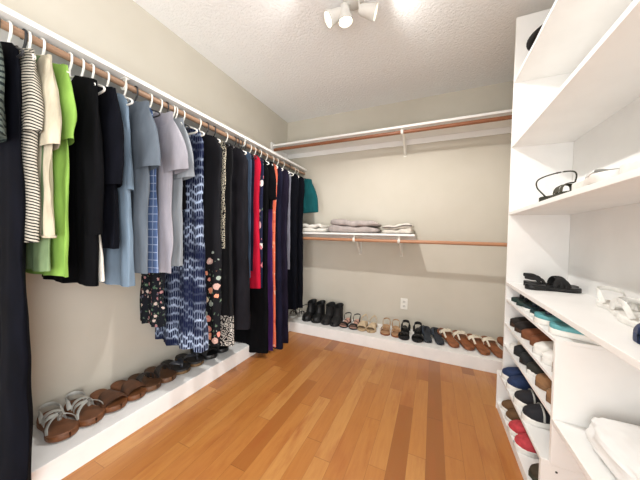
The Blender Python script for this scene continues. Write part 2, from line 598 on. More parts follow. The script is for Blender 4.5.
def hanger(y, label, proto, rz=0.0, tilt=0.0):
    if proto.name in used:
        r = proto.copy()
        COL.objects.link(r)
        for ch in proto.children:
            c = ch.copy()
            COL.objects.link(c)
            c.parent = r
    else:
        used[proto.name] = 1
        r = proto
    r.location = (RX, y, RZ)
    r.rotation_euler = (0, tilt, rz)
    r['label'] = label
    r['category'] = 'hanger'
    r['group'] = 'hangers on the left clothes rod'
    return r

# ------------------------------------------------------------------ hanging garments
KG = 1.079              # distances along the rod and drops below it
GARMENTS = 'clothes hanging on the left rod'
def garment(name, label, cat, y, hem, mat, prof=None, hw=0.20, th=0.026, sleeve=None, smat=None, dx=0.0, rz=0.0, seed=0,
            fold=0.010, top=-0.095, slope=0.30, nfold=3.0, hang=HW, hangdesc=None, neck=0.06, strap=False, collar=None, trim=None, lean=0.0, ruffle=False):
    """hem = height above the floor; prof rows are (t, half width, half thickness)"""
    rnd = random.Random(seed * 31 + int(y * 1000))
    y, hem = y * KG, 1.08 + (hem - 1.08) * KG
    rz = rz or rnd.uniform(-.06, .06)
    t = thing(name, label, cat, (RX + dx, y, RZ), (0, 0, rz), GARMENTS)
    hz = hem - RZ
    hw, th = hw * 1.04, th * .82
    prof = [(a, b * 1.05, c) for a, b, c in prof] if prof else [(0, hw * .96, 0.010), (0.06, hw, th * .8), (0.3, hw * .98, th), (1, hw * 1.03, th * 1.1)]
    ph = [rnd.uniform(0, 6.28) for _ in range(8)]
    NU, NTt = 72, 44
    rings = []
    for j in range(NTt + 1):
        tt = j / NTt
        w, h = interp(prof, tt)
        A = fold * (0.15 + 0.85 * tt) * min(1, tt * 6)
        ring = []
        for i in range(NU):
            a = 2 * PI * i / NU
            ca, sa = math.cos(a), math.sin(a)
            x = w * math.copysign(abs(ca) ** 0.8, ca)
            yy = h * math.copysign(abs(sa) ** 0.75, sa)
            side = 0 if sa >= 0 else 1
            u = ca
            edge = 1 - abs(sa) ** 2
            yy += A * abs(sa) ** .5 * (math.sin(nfold * 3.1 * u + ph[side] + .8 * tt) + .5 * math.sin(nfold * 5.7 * u + ph[2 + side] - tt))
            yy += A * .55 * edge * math.sin(2.6 * tt * 3 + ph[4]) * math.copysign(1, ca) * .5
            x += A * .55 * edge * math.sin(6.5 * sa + ph[5] + tt * 3) * math.copysign(1, ca)
            x += A * .12 * math.sin(tt * 7 + ph[6]) * ca
            wr = mnoise.noise(Vector((x * 9, seed * 3.1 + (0 if sa >= 0 else 7), tt * (top - hz) * 6)))
            wr2 = mnoise.noise(Vector((seed * 1.7, yy * 30, tt * (top - hz) * 9)))
            yy += fold * .8 * wr * min(1, tt * 8)
            x += fold * .7 * wr2 * edge * min(1, tt * 8)
            ax = abs(x)
            zt = top - slope * max(ax - neck, 0) - 0.5 * max(ax - w * .86, 0)
            if strap:
                zt = top - 0.16 + (0.03 * math.cos(ax / w * 6))
            elif ax < neck:
                zt -= 0.04 * (1 - (ax / neck) ** 2)
            zh = hz + 0.35 * A * math.sin(5 * u + ph[7]) + lean * x
            z = zt + (zh - zt) * tt
            ring.append((x, yy, z))
        rings.append(ring)
    bm = bmesh.new()
    loft(bm, rings, True, False)
    obj('body', bm, mat, t, True, 60)
    if strap:
        bm = bmesh.new()
        for sx in (-1, 1):
            for sy in (-1, 1):
                sweep(bm, curve_pts([(sx * .11, 0.004 * sy, top - .03), (sx * .115, .012 * sy, top - .08), (sx * .10, prof[1][2] * .7 * sy, top - .15)], 4), 0.011, 0.002, (0, 1, 0))
        obj('shoulder_strap', bm, smat or mat, t)
    if sleeve:
        L, w0, w1, out = sleeve           # length, half width at armhole, half width at cuff, how far out it hangs
        for sx in (-1, 1):
            o_ = out if sx > 0 else min(out, 0.03)
            rr = []
            NS = 14
            x0 = hw * .92
            for j in range(NS + 1):
                q = j / NS
                cx = x0 - .055 + (o_ - .01) * math.sin(q * PI / 2) ** .8
                cz = top - slope * (x0 - neck) - .035 - L * q
                d = Vector((o_ * math.cos(q * PI / 2) * .8 + .02, 0, -L)).normalized()
                nrm = Vector((-d.z, 0, d.x))
                W = w0 + (w1 - w0) * q
                Tt = th * (.55 + .55 * min(1, q * 3))
                r1 = []
                for i in range(28):
                    a = 2 * PI * i / 28
                    off = nrm * (W * math.cos(a))
                    k = 0.003 * math.sin(3 * a + ph[1] + q * 4) + 0.0015 * math.sin(q * 6 + ph[2] + a)
                    lift = -0.03 * (1 - q) * (abs(math.cos(a)) ** 2)
                    px = cx + off.x + k
                    k += .006 * mnoise.noise(Vector((math.cos(a) * 1.5 + seed, q * 3, math.sin(a) * 1.5))) * min(1, q * 4)
                    r1.append(((px if sx > 0 else -px), Tt * math.sin(a) + k, cz + off.z + lift))
                rr.append(r1)
            # close the shoulder end to a seam
            r0 = [((p[0]) * .97, p[1] * .35, p[2] + .045 * (1 if True else 0)) for p in rr[0]]
            bm = bmesh.new()
            loft(bm, [r0] + rr, True, False)
            obj('sleeve', bm, smat or mat, t, True, 60)
    if ruffle:
        bm = bmesh.new()
        for sy in (-1, 1):
            pts = []
            for i in range(70):
                q = i / 69
                zt = top - .05 + (hz + .05 - top) * q
                pts.append((hw * (1.0 + .02 * math.sin(q * 9)) + .004 * math.sin(q * 37), sy * (.016 + .004 * math.sin(q * 23)) + .004 * math.sin(q * 31), zt))
            sweep(bm, pts, 0.013, 0.002, lambda i, p: Vector((1, .5 * math.sin(i * .5), 0)))
        obj('ruffle', bm, mat, t)
    if collar:
        bm = bmesh.new()
        pts = [(0.065 * math.cos(a), 0.022 * math.sin(a), top + .002 - 0.012 * math.sin(a)) for a in [2 * PI * k / 20 for k in range(20)]]
        sweep(bm, pts, 0.014, 0.003, lambda i, p: Vector((p.x, p.y * 3, 0.01)), closed=True)
        obj('collar', bm, collar, t)
    if trim:
        bm = bmesh.new()
        n = 60
        last = rings[-1]
        pts = [last[i] for i in range(0, NU, 1)]
        sweep(bm, pts, 0.006, 0.004, (0, 0, 1), seg=6, closed=True)
        obj('hem_trim', bm, trim, t)
    if hang:
        hanger(y, '%s plastic hanger holding the %s' % ('white' if hang is HW else 'dark', hangdesc), hang, rz)
    return t

BLACK = cloth('black cloth', (12, 12, 14), .25)
BLACK2 = cloth('soft black jersey', (28, 27, 31), .2)
NAVYD = cloth('very dark navy cloth', (13, 14, 20), .25)
NAVY = cloth('navy cloth', (25, 25, 41), .2)
PLUMN = cloth('dark plum navy cloth', (30, 26, 40), .2)
def dress(w0, w1, h0, h1, mid=None):
    return [(0, w0 * .95, .010), (.05, w0, h0 * .8), (.3, (mid or w0 * .93), h0), (1, w1, h1)]

garment('blouse', 'dark green and grey patterned blouse, leftmost on the rod', 'blouse', 0.305, 1.36,
        stripes('dark green print', (30, 38, 38), (84, 92, 86), .022, .62, .05), sleeve=(.30, .08, .085, .03), th=.028, seed=1, hangdesc='dark green patterned blouse')
garment('long_coat', 'very dark navy long garment reaching down to the shoe ledge', 'coat', 0.340, 0.16, NAVYD,
        dress(.17, .226, .022, .034, .19), seed=2, fold=.009, hang=HG, hangdesc='very dark navy long garment')
garment('striped_shirt', 'black and white thinly striped top beside cream cardigan', 'top', 0.368, 1.03,
        stripes('thin black white stripes', (42, 41, 40), (182, 176, 162), .011, .55, .012, .4), sleeve=(.26, .08, .08, .035), th=.024, seed=3, hangdesc='thinly striped top')
garment('sage_shirt', 'dull sage green top showing below the striped top', 'top', 0.404, 0.930,
        cloth('sage cloth', (112, 132, 96), .15), hw=.185, th=.016, seed=4, fold=.006, hang=HG, hangdesc='dull sage green top')
CREAM = cloth('cream knit', (180, 171, 150), .14)
garment('cardigan', 'cream cardigan with ruffled front and scalloped hem', 'cardigan', 0.416, 1.055, CREAM,
        sleeve=(.30, .085, .09, .045), th=.024, seed=5, fold=.014, nfold=4, trim=CREAM, hangdesc='cream cardigan', dx=.015)
garment('polo_shirt', 'bright lime green short sleeved polo shirt', 'shirt', 0.452, 0.905,
        cloth('lime cotton', (134, 172, 82), .10), sleeve=(.26, .08, .085, .045), th=.022, seed=6, collar=cloth('lime collar', (140, 178, 90)), hangdesc='lime green polo shirt')
garment('black_sweater', 'black long sleeved top, widest of the black tops near the green polo', 'top', 0.532, 0.86, BLACK,
        sleeve=(.62, .085, .07, .04), th=.030, seed=7, hangdesc='black long sleeved top beside the green polo')
garment('white_shirt', 'white top with only its hem showing under the black and navy tops', 'top', 0.572, 0.872,
        cloth('white cotton', (226, 222, 212), .06), prof=[(0, .10, .008), (.1, .12, .010), (.6, .13, .012), (.9, .19, .014), (1, .205, .014)], seed=8, fold=.004, hang=HW, hangdesc='white top')
garment('navy_tee', 'dark navy top with elbow length sleeves beside pale blue shirt', 'top', 0.606, 1.0, NAVYD,
        sleeve=(.40, .085, .085, .05), th=.030, seed=9, hangdesc='dark navy elbow sleeved top')
garment('blue_shirt', 'pale dusty blue shirt half hidden behind the navy top', 'shirt', 0.662, 0.835,
        cloth('dusty blue cotton', (110, 127, 143), .08), sleeve=(.42, .06, .085, .045), th=.024, prof=[(0, .15, .010), (.06, .165, .018), (.3, .18, .022), (1, .205, .026)], hw=.160, seed=10, hangdesc='pale dusty blue shirt')
garment('slate_tee', 'slate grey blue loose tee shirt with wide shoulders', 'shirt', 0.735, 0.885,
        cloth('slate cotton', (93, 101, 110), .08), sleeve=(.29, .095, .11, .065), th=.028, seed=11, hangdesc='slate grey blue tee shirt')
garment('checked_shirt', 'blue checked shirt glimpsed between grey tee shirts', 'shirt', 0.785, 0.88,
        checks('blue checks', (80, 100, 138), (150, 164, 190), .040), th=.014, prof=[(0, .14, .008), (.1, .16, .012), (.4, .17, .014), (1, .205, .018)], seed=12, hang=HG, hangdesc='blue checked shirt')
garment('mauve_tee', 'pale mauve grey tee shirt with wide short sleeve', 'shirt', 0.858, 0.868,
        cloth('pale mauve cotton', (150, 147, 154), .07), sleeve=(.28, .095, .13, .090), th=.028, seed=13, hangdesc='pale mauve grey tee shirt')
garment('grey_tee', 'medium grey tee shirt just before the empty white hangers', 'shirt', 0.912, 0.90,
        cloth('grey cotton', (136, 141, 146), .08), sleeve=(.30, .09, .105, .075), th=.020, seed=14, hangdesc='medium grey tee shirt')
garment('camisole', 'short black camisole behind the grey tee shirt', 'top', 0.948, 1.20, BLACK, hw=.17, th=.016, seed=15, fold=.004, hang=HG, hangdesc='short black camisole')
hanger(0.985 * KG, 'empty white plastic hanger, nearer of the two empty ones', HW, 0.05)
hanger(1.003 * KG, 'empty white plastic hanger, right against the tie dye dress', HW, -0.04)
garment('tie_dye_dress', 'navy and white tie dye maxi dress below the empty hangers', 'dress', 1.050, 0.40, tiedye('navy white tie dye'),
        [(0, .16, .012), (.05, .19, .022), (.3, .19, .030), (.75, .215, .042), (1, .235, .05)], seed=16, fold=.016, nfold=4, hangdesc='tie dye maxi dress')
garment('floral_dress', 'dark floral dress near the wall, left of the tie dye dress', 'dress', 0.955, 0.53,
        floral('small dark floral', (30, 32, 38), [(168, 122, 124), (78, 104, 84), (196, 178, 170), (92, 92, 110)], 34, .34),
        [(0, .10, .010), (.05, .11, .016), (.3, .11, .02), (1, .115, .03)], dx=-.118, seed=17, hang=None, hangdesc='dark floral dress by the wall')
garment('rose_dress', 'black maxi dress with pink roses around its lower half', 'dress', 1.165, 0.385,
        floral('pink roses on black', (27, 27, 30), [(214, 140, 124), (196, 160, 150), (226, 150, 120), (150, 160, 150), (204, 184, 160)], 19, .42, zmax=-.93),
        [(0, .18, .012), (.05, .215, .024), (.3, .205, .034), (1, .228, .05)], seed=18, fold=.014, hangdesc='black rose maxi dress')
garment('printed_blouse', 'black and cream printed blouse squeezed between two black dresses', 'blouse', 1.225, 0.98,
        swirl('black cream print', (40, 38, 38), (206, 198, 176), 42), hw=.172, th=.012, seed=19, hang=HG, hangdesc='black and cream printed blouse')
garment('printed_skirt_dress', 'black dress with white scroll print along the hem', 'dress', 1.285, 0.33,
        swirl('white scrolls on black', (30, 30, 32), (198, 194, 186), 30, -1.36), dress(.19, .215, .016, .03), seed=20, hang=HG, hangdesc='black dress with scroll print')
garment('black_maxi_dress', 'plain soft black sleeveless maxi dress with flared hem', 'dress', 1.395, 0.41, BLACK2,
        [(0, .17, .014), (.05, .21, .036), (.3, .212, .05), (.8, .23, .062), (1, .245, .068)], seed=21, fold=.016, hangdesc='plain soft black maxi dress')
garment('denim_shirt', 'faded denim blue shirt edge showing beside the red dress', 'shirt', 1.482, 0.75,
        cloth('faded denim', (72, 88, 110), .2), hw=.180, th=.010, seed=22, fold=.005, hang=HG, hangdesc='faded denim shirt')
garment('navy_blouse', 'dark navy blouse between denim shirt and red dress', 'blouse', 1.515, 0.80, NAVY, hw=.180, th=.012, seed=23, fold=.005, hang=HG, hangdesc='dark navy blouse')
garment('red_dress', 'crimson red dress, the only red garment on the rod', 'dress', 1.550, 0.66,
        cloth('crimson cloth', (176, 26, 50), .14), dress(.20, .215, .018, .022), seed=24, fold=.006, hang=HG, hangdesc='crimson red dress')
garment('spotted_blouse', 'navy blouse with large pink and white blooms right of red dress', 'blouse', 1.592, 0.66,
        floral('pink white blooms on navy', (34, 36, 58), [(220, 170, 176), (228, 220, 216), (200, 120, 130)], 12, .42), hw=.205, th=.014, seed=25, fold=.005, hang=HG, hangdesc='navy blouse with pink blooms')
garment('black_gown', 'long black gown hanging over the ledge corner left of purple dress', 'dress', 1.655, 0.125, BLACK,
        [(0, .17, .014), (.05, .195, .024), (.4, .195, .03), (.9, .222, .05), (1, .226, .052)], seed=26, fold=.010, hangdesc='long black gown')
garment('black_jacket', 'short black jacket above the purple and coral dresses', 'jacket', 1.712, 1.28, BLACK,
        sleeve=(.30, .08, .08, .05), hw=.20, th=.020, seed=27, hangdesc='short black jacket')
garment('purple_dress', 'deep purple long dress beside the coral one', 'dress', 1.742, 0.105,
        cloth('purple jersey', (62, 36, 82), .16), dress(.19, .215, .014, .022), seed=28, fold=.006, hang=HG, hangdesc='deep purple long dress')
garment('coral_dress', 'coral orange patterned long dress seen as a narrow strip', 'dress', 1.788, 0.12,
        floral('coral print', (226, 112, 84), [(232, 176, 150), (206, 92, 74), (236, 150, 116)], 24, .42, leaf=(220, 130, 100)), dress(.195, .215, .012, .018), seed=29, fold=.005, hang=HW, hangdesc='coral orange dress')
garment('navy_gown', 'dark navy floor length gown right after the coral dress', 'dress', 1.875, 0.07, NAVY,
        dress(.195, .235, .03, .045), seed=30, fold=.012, hangdesc='dark navy floor length gown')
garment('plum_gown', 'dark plum navy long dress second from the far navy coat', 'dress', 1.975, 0.075, PLUMN,
        dress(.195, .215, .03, .036), seed=31, fold=.010, hangdesc='dark plum navy long dress')
garment('grey_shirt', 'thin grey shirt edge glimpsed between two dark long garments', 'shirt', 2.05, 0.75, cloth('mid grey cloth', (122, 122, 134), .1), hw=.172, th=.008, seed=32, fold=.004, hang=HW, hangdesc='thin grey shirt')
garment('navy_coat', 'dark navy knee length coat at far end of rod', 'coat', 2.155, 0.345, NAVYD,
        dress(.20, .215, .034, .042), seed=33, fold=.009, hangdesc='dark navy knee length coat')
garment('black_dress', 'black knee length dress with textured edge beside teal top', 'dress', 2.272, 0.335, NAVYD,
        dress(.20, .212, .03, .036), seed=34, fold=.009, hang=HG, hangdesc='black dress beside the teal top')
garment('teal_blouse', 'teal green top with ruffled sleeve, furthest along the rod', 'top', 2.385, 1.37,
        cloth('teal cloth', (24, 78, 82), .16), sleeve=(.34, .085, .11, .075), hw=.215, th=.026, seed=35, fold=.012, dx=.005, hangdesc='teal green top')
garment('lace_blouse', 'white lace top beside the teal one in the corner', 'top', 2.44, 1.52,
        swirl('white lace', (226, 220, 210), (120, 116, 112), 60), hw=.20, th=.016, seed=36, sleeve=(.16, .07, .07, .045), hang=HW, hangdesc='white lace top')

# ------------------------------------------------------------------ shoes
OUT = [(0, .0), (.015, .36), (.05, .58), (.12, .70), (.22, .70), (.36, .62), (.48, .66), (.62, .86), (.74, 1.0), (.84, .95), (.92, .74), (.97, .46), (1, .0)]
def half(s):
    for (a, u), (b, v) in zip(OUT, OUT[1:]):
        if s <= b:
            return u + (v - u) * (s - a) / (b - a)
    return 0
def cen(s, m):
    return m * .006 * math.sin(PI * min(1, max(0, (s - .15) / .85)))

SS = [0.0, .015, .05, .09, .14, .20, .28, .36, .45, .54, .62, .70, .77, .84, .89, .93, .97, .988, 1.0]
def sole_bm(L, W, z0, z1, m=1, s0=0, s1=1, grow=1.0):
    """z0, z1 may be functions of s (bottom and top of the sole)"""
    f0 = z0 if callable(z0) else (lambda s: z0)
    f1 = z1 if callable(z1) else (lambda s: z1)
    bm = bmesh.new()
    rings = []
    for s in SS:
        if s < s0 or s > s1:
            continue
        h = max(half(s) * W / 2 * grow, .0008)
        c = cen(s, m)
        a, b = f0(s), f1(s)
        e = min(.004, (b - a) * .35)
        x = (s - .5) * L * grow + .5 * L
        rings.append([(x, c - h + e * .6, a), (x, c + h - e * .6, a), (x, c + h, a + e), (x, c + h, b - e), (x, c + h - e, b), (x, c - h + e, b), (x, c - h, b - e), (x, c - h, a + e)])
    loft(bm, rings, True, True)
    return bm

def over(L, W, m, s, lift, s2=None, n=9, zb=None, out=1.0):
    """path of a strap over the foot from one sole edge at s to the other at s2"""
    s2 = s if s2 is None else s2
    pts = []
    for i in range(n):
        q = i / (n - 1)
        ss = s + (s2 - s) * q
        h = half(ss) * W / 2 * .95 * out
        a = PI * q
        z = (zb(ss) if callable(zb) else zb) + lift * math.sin(a) ** .7
        pts.append((ss * L, cen(ss, m) - h * math.cos(a), z))
    return pts

def ups(L):
    return lambda i, p: Vector((0, p.y, .025))

def flip_flop(t, L, W, m, foot, strap, outs=None, th=.022, heel=.0, deco=None, sw=.011, band=None):
    f1 = lambda s: th + heel * max(0, (1 - s * 1.6))
    if outs:
        obj('outsole', sole_bm(L, W, 0, lambda s: f1(s) * .6, m), outs, t)
        obj('footbed', sole_bm(L, W, lambda s: f1(s) * .55, f1, m, grow=.985), foot, t)
    else:
        obj('sole', sole_bm(L, W, 0, f1, m), foot, t)
    bm = bmesh.new()
    toe = (0.80 * L, cen(.8, m) + m * .004, f1(.8))
    for sgn in (-1, 1):
        s = .42
        e = (s * L, cen(s, m) + sgn * half(s) * W / 2 * .95, f1(s))
        mid = (0.62 * L, cen(.62, m) + sgn * half(.62) * W / 2 * .72, f1(.6) + .034)
        top = (0.78 * L, cen(.8, m) + m * .004 + sgn * .004, f1(.8) + .026)
        sweep(bm, curve_pts([e, mid, top, toe], 5), sw, 0.003, lambda i, p: Vector((0, p.y * 1.2, .03)))
    obj('strap', bm, strap, t)
    if band:
        bm = bmesh.new()
        sweep(bm, over(L, W, m, .56, .036, .70, 11, th), .017, .003, ups(L))
        obj('cross_band', bm, band, t)
    if deco:
        for sgn in (-1, 1):
            bm = bmesh.new()
            c = Vector((0.66 * L, cen(.7, m) + sgn * .018, f1(.7) + .040))
            for k in range(6):
                a = 2 * PI * k / 6
                p = c + Vector((.012 * math.cos(a), .012 * math.sin(a), 0))
                bmesh.ops.create_uvsphere(bm, u_segments=10, v_segments=6, radius=.009, matrix=Matrix.Translation(p) @ Matrix.Diagonal((1, 1, .5, 1)))
            obj('flower', bm, deco, t)

def strappy(t, L, W, m, foot, strap, th=.02, heel=.02, bands=((.68, .80), (.80, .62), (.5, .62)), w=.007, lift=.045, outs=None, ankle=True, alift=.055, deco=None):
    f1 = lambda s: th + heel * max(0, 1 - s * 1.7)
    if outs:
        obj('outsole', sole_bm(L, W, 0, lambda s: f1(s) * .75, m), outs, t)
        obj('footbed', sole_bm(L, W, lambda s: f1(s) * .7, f1, m, grow=.98), foot, t)
    else:
        obj('sole', sole_bm(L, W, 0, f1, m), foot, t)
    for a, b in bands:
        bm = bmesh.new()
        sweep(bm, over(L, W, m, a, lift, b, 11, f1), w, .0022, ups(L))
        obj('strap', bm, strap, t)
    if ankle:
        bm = bmesh.new()
        z = f1(.1)
        pts = curve_pts([(.34 * L, -half(.3) * W / 2, z), (.24 * L, -.036, z + alift), (.06 * L, -.026, z + alift * 1.15), (-.005 * L, 0, z + alift * 1.2), (.06 * L, .026, z + alift * 1.15), (.24 * L, .036, z + alift), (.34 * L, half(.3) * W / 2, z)], 5)
        sweep(bm, pts, w * .8, .002, lambda i, p: Vector((p.x - .1 * L, p.y, .0)))
        obj('heel_strap', bm, strap, t)
    if deco:
        bm = bmesh.new()
        for k in range(5):
            q = k / 4
            bmesh.ops.create_uvsphere(bm, u_segments=10, v_segments=6, radius=.0085, matrix=Matrix.Translation((L * (.52 + .26 * q), cen(.6, m) + .010 * math.sin(5 * q), f1(.6) + lift * 1.0)))
        obj('ornament', bm, deco, t)

def upper_bm(L, W, m, zs, hh, s_open, gap=.62, thick=.003):
    """closed shoe upper with a foot opening behind s_open; hh = height over s"""
    bm = bmesh.new()
    S = [0.004, .03, .07, .12, .2, .28, .36, .44, .5, .56, .62, .7, .77, .84, .9, .945, .975, .993]
    N = 9
    for sgn in (-1, 1):
        rings = []
        for s in S:
            h = half(s) * W / 2 * 1.0
            H = interp(hh, s)[0]
            g = 0.0
            if s < s_open:
                g = gap * min(1, math.sqrt(max(0, 1 - ((s - s_open * .45) / (s_open * .55)) ** 2)) if s > s_open * .45 else 1)
            if s < .05:
                g = gap * .75
            r = []
            for k in range(N):
                a = (PI / 2) * (1 - g * .9) * k / (N - 1)
                r.append((s * L, cen(s, m) + sgn * h * math.cos(a) ** .75, zs + H * math.sin(a) ** .85))
            rings.append(r)
        loft(bm, rings, False, False)
    bmesh.ops.remove_doubles(bm, verts=bm.verts, dist=.0012)
    bmesh.ops.recalc_face_normals(bm, faces=bm.faces)
    g = bm.faces[:] + bm.edges[:] + bm.verts[:]
    bmesh.ops.solidify(bm, geom=bm.faces[:], thickness=thick)
    return bm

def slip_on(t, L, W, m, up, sole, inner, hs=.024, H=.055, s_open=.62, stripe=None):
    obj('sole', sole_bm(L, W, 0, hs, m, grow=1.02), sole, t)
    obj('insole', sole_bm(L, W, hs - .004, hs + .006, m, grow=.93), inner, t)
    obj('upper', upper_bm(L, W, m, hs - .004, [(0, H), (.15, H * 1.0), (.35, H * .85), (.6, H * .95), (.8, H * .75), (.95, H * .5), (1, H * .3)], s_open), up, t)
    if stripe:
        bm = bmesh.new()
        sweep(bm, over(L, W, m, .72, H * .90, .72, 11, hs, 1.06), .004, .0015, ups(L))
        obj('stripe', bm, stripe, t)

def mule(t, L, W, m, up, sole, th=.022, H=.058, toe_open=True):
    """thick clog: broad band over the front, open heel"""
    obj('sole', sole_bm(L, W, 0, lambda s: th + .012 * max(0, 1 - 2 * s), m), sole, t)
    bm = bmesh.new()
    N = 13
    rings = []
    a0, a1 = .46, (.86 if toe_open else .995)
    for i in range(12):
        s = a0 + (a1 - a0) * i / 11
        h = half(s) * W / 2 * 1.01
        HH = H * (1 - .55 * ((s - a0) / (1 - a0)) ** 1.5)
        rings.append([(s * L, cen(s, m) - h * math.copysign(abs(math.cos(PI * k / (N - 1))) ** .7, math.cos(PI * k / (N - 1))), th - .006 + HH * math.sin(PI * k / (N - 1)) ** .8) for k in range(N)])
    loft(bm, rings, False, False)
    bmesh.ops.recalc_face_normals(bm, faces=bm.faces)
    bmesh.ops.solidify(bm, geom=bm.faces[:], thickness=.004)
    obj('upper', bm, up, t)

def boot(t, L, W, m, up, sole, H=.19, laces=None):
    obj('sole', sole_bm(L, W, 0, .026, m, grow=1.03), sole, t)
    bm = bmesh.new()
    obj('upper', upper_bm(L, W, m, .020, [(0, .075), (.3, .085), (.5, .082), (.65, .066), (.8, .052), (.95, .036), (1, .02)], .45, .35), up, t)
    bm = bmesh.new()
    rings = []
    for j in range(14):
        q = j / 13
        z = .06 + (H - .06) * q
        rx = .080 - .012 * math.sin(q * PI) + (.012 * (1 - q))
        cx = .30 * L + .012 * (1 - q) ** 2 - .004 * q
        ry = .049 - .003 * math.sin(q * PI)
        rings.append([(cx + rx * math.cos(2 * PI * k / 24), ry * math.sin(2 * PI * k / 24), z + .012 * q * math.cos(2 * PI * k / 24 + PI)) for k in range(24)])
    for q, dz in ((.93, -.002), (.86, -.05)):
        last = rings[13]
        c = sum((Vector(p) for p in last), Vector()) / 24
        rings.append([tuple(c + (Vector(p) - c) * q + Vector((0, 0, dz))) for p in last])
    loft(bm, rings, True, True)
    obj('shaft', bm, up, t)
    if laces:
        bm = bmesh.new()
        for k in range(6):
            z = .075 + .018 * k
            x = .30 * L + .074 - .004 * k + max(0, .03 - .012 * k)
            sg = 1 if k % 2 else -1
            sweep(bm, [(x - .012, -.018 * sg, z), (x, 0, z + .006), (x - .012, .018 * sg, z + .012)], .002)
        obj('laces', bm, laces, t)

def place(name, label, cat, x, y, z, rz, tilt=0.0, group=None, roll=0.0):
    return thing(name, label, cat, (x, y, z), (roll, -tilt, rz), group)

TAN = plain('tan leather', (138, 84, 52), .5, .15, 30)
BROWN = plain('brown leather', (112, 68, 38), .5, .18, 30)
DBROWN = plain('dark brown leather', (66, 44, 32), .55, .2, 30)
SUEDE = plain('tan suede', (140, 104, 70), .85, .12, 60)
BLK = plain('black leather', (24, 24, 25), .45, .2, 40)
BLKM = plain('black suede', (28, 27, 27), .8, .2, 60)
SLATE = plain('slate rubber', (42, 48, 56), .55, .15, 40)
SILVER = plain('silver grey strap', (186, 186, 180), .4, .08, 40)
BEIGE = plain('cream leather', (206, 184, 152), .5, .08, 30)
PINK = plain('blush insole', (206, 160, 142), .6, .06, 30)
GOLD = plain('nude strap', (186, 150, 112), .4, .1, 30)
IVORY = plain('ivory strap', (224, 214, 194), .5, .08, 60)
SWHITE = plain('white rubber', (232, 230, 224), .45, .04, 30)
OLIVE = plain('olive canvas', (54, 54, 42), .75, .15, 50)
TEALS = plain('teal foam', (98, 166, 172), .6, .1, 30)
DTEAL = plain('dark teal foam', (36, 62, 66), .6, .15, 30)
DGREEN = plain('dark green foam', (30, 52, 46), .6, .15, 30)
BLUEC = plain('blue canvas', (26, 46, 84), .75, .15, 50)
REDC = plain('red canvas', (190, 62, 70), .75, .12, 50)
NAVYR = plain('navy rubber', (34, 48, 84), .5, .15, 40)

LF = 'shoes on the left ledge'
def left_pair(y0, y1, name, labs, cat, fn, tilt, x=-1.752, yaw=0.0, z=ZP):
    for y, m, lab in ((y0 * 1.045, -1, labs[0]), (y1 * 1.045, 1, labs[1])):
        t = place(name, lab, cat, x, y, z + .002, yaw, tilt * .5, LF)
        fn(t, m)
left_pair(.555, .650, 'wedge_sandal', ('silver strapped brown wedge sandal, nearest shoe on the left ledge', 'silver strapped brown wedge sandal beside the plain brown sandals'), 'sandal',
          lambda t, m: strappy(t, .25, .114, m, plain('wood footbed', (120, 78, 52), .5, .12), SILVER, .03, .016, ((.42, .76), (.76, .42), (.34, .5)), .012, .05, outs=BROWN, ankle=True, alift=.03, deco=plain('silver flowers', (120, 116, 110), .4)), math.radians(3))
left_pair(.755, .850, 'brown_sandal', ('brown leather slide sandal right after the silver strapped pair', 'brown leather slide sandal touching the dark strapped sandals'), 'sandal',
          lambda t, m: mule(t, .25, .116, m, plain('worn brown strap', (84, 54, 36), .5, .2), BROWN, .026, .05), math.radians(4))
left_pair(.940, 1.035, 'dark_sandal', ('dark brown sandal with black crossed straps beside plain brown sandals', 'dark brown sandal with black crossed straps left of black flip flops'), 'sandal',
          lambda t, m: strappy(t, .25, .114, m, plain('umber footbed', (96, 64, 40), .55, .15), plain('charcoal strap', (44, 38, 36), .5), .028, .004, ((.45, .72), (.72, .45), (.6, .6)), .012, .05, ankle=False), math.radians(4))
left_pair(1.140, 1.245, 'flip_flop', ('black strapped flip flop with brown sole under the tie dye dress', 'black strapped flip flop with brown sole left of plain black shoes'), 'flip flop',
          lambda t, m: flip_flop(t, .25, .114, m, plain('black footbed', (38, 36, 36), .6), plain('grey black strap', (52, 54, 60), .4), outs=plain('khaki sole', (104, 78, 46), .6), th=.03), math.radians(4))
left_pair(1.370, 1.480, 'black_clog', ('plain black clog under the rose dress, nearer of that pair', 'plain black clog under the rose dress, farther of that pair'), 'clog',
          lambda t, m: mule(t, .25, .114, m, BLKM, BLK, .03, .06), math.radians(2))

BF = 'shoes on the back ledge'
def back_shoe(x, name, lab, cat, fn, m, tilt=0.0, yaw=0.0, y=None, heel_out=False, L=.235):
    x *= 1.045
    # toes point at the room (-Y) unless the heel is out and the toe leans on the wall
    if heel_out:
        t = place(name, lab, cat, x, (YP + .10) if y is None else y, ZP + .002, PI / 2 + yaw, tilt, BF)
    else:
        t = place(name, lab, cat, x, (YP + .325) if y is None else y, ZP + .002, -PI / 2 + yaw, tilt, BF)
    fn(t, m)
f = lambda t, m: strappy(t, .225, .085, m, SWHITE, BLK, .02, .01, ((.6, .6), (.75, .75), (.45, .7), (.7, .45)), .006, .05, alift=.07)
back_shoe(-1.325, 'striped_sandal', 'black and white strappy sandal beside the black boots, partly behind gowns', 'sandal', f, 1)
back_shoe(-1.415, 'striped_sandal', 'black and white strappy sandal deepest in the back left corner', 'sandal', f, -1)
LACE = plain('black lace', (48, 48, 50), .5)
f = lambda t, m: boot(t, .25, .114, m, BLK, BLKM, .185, LACE)
back_shoe(-1.225, 'ankle_boot', 'black lace up ankle boot, leftmost of the four boots', 'boot', f, -1)
back_shoe(-1.118, 'ankle_boot', 'black lace up ankle boot, second of four boots from left', 'boot', f, 1)
f = lambda t, m: boot(t, .25, .114, m, BLKM, BLK, .182)
back_shoe(-1.000, 'ankle_boot', 'plain black ankle boot, third of four boots from left', 'boot', f, -1)
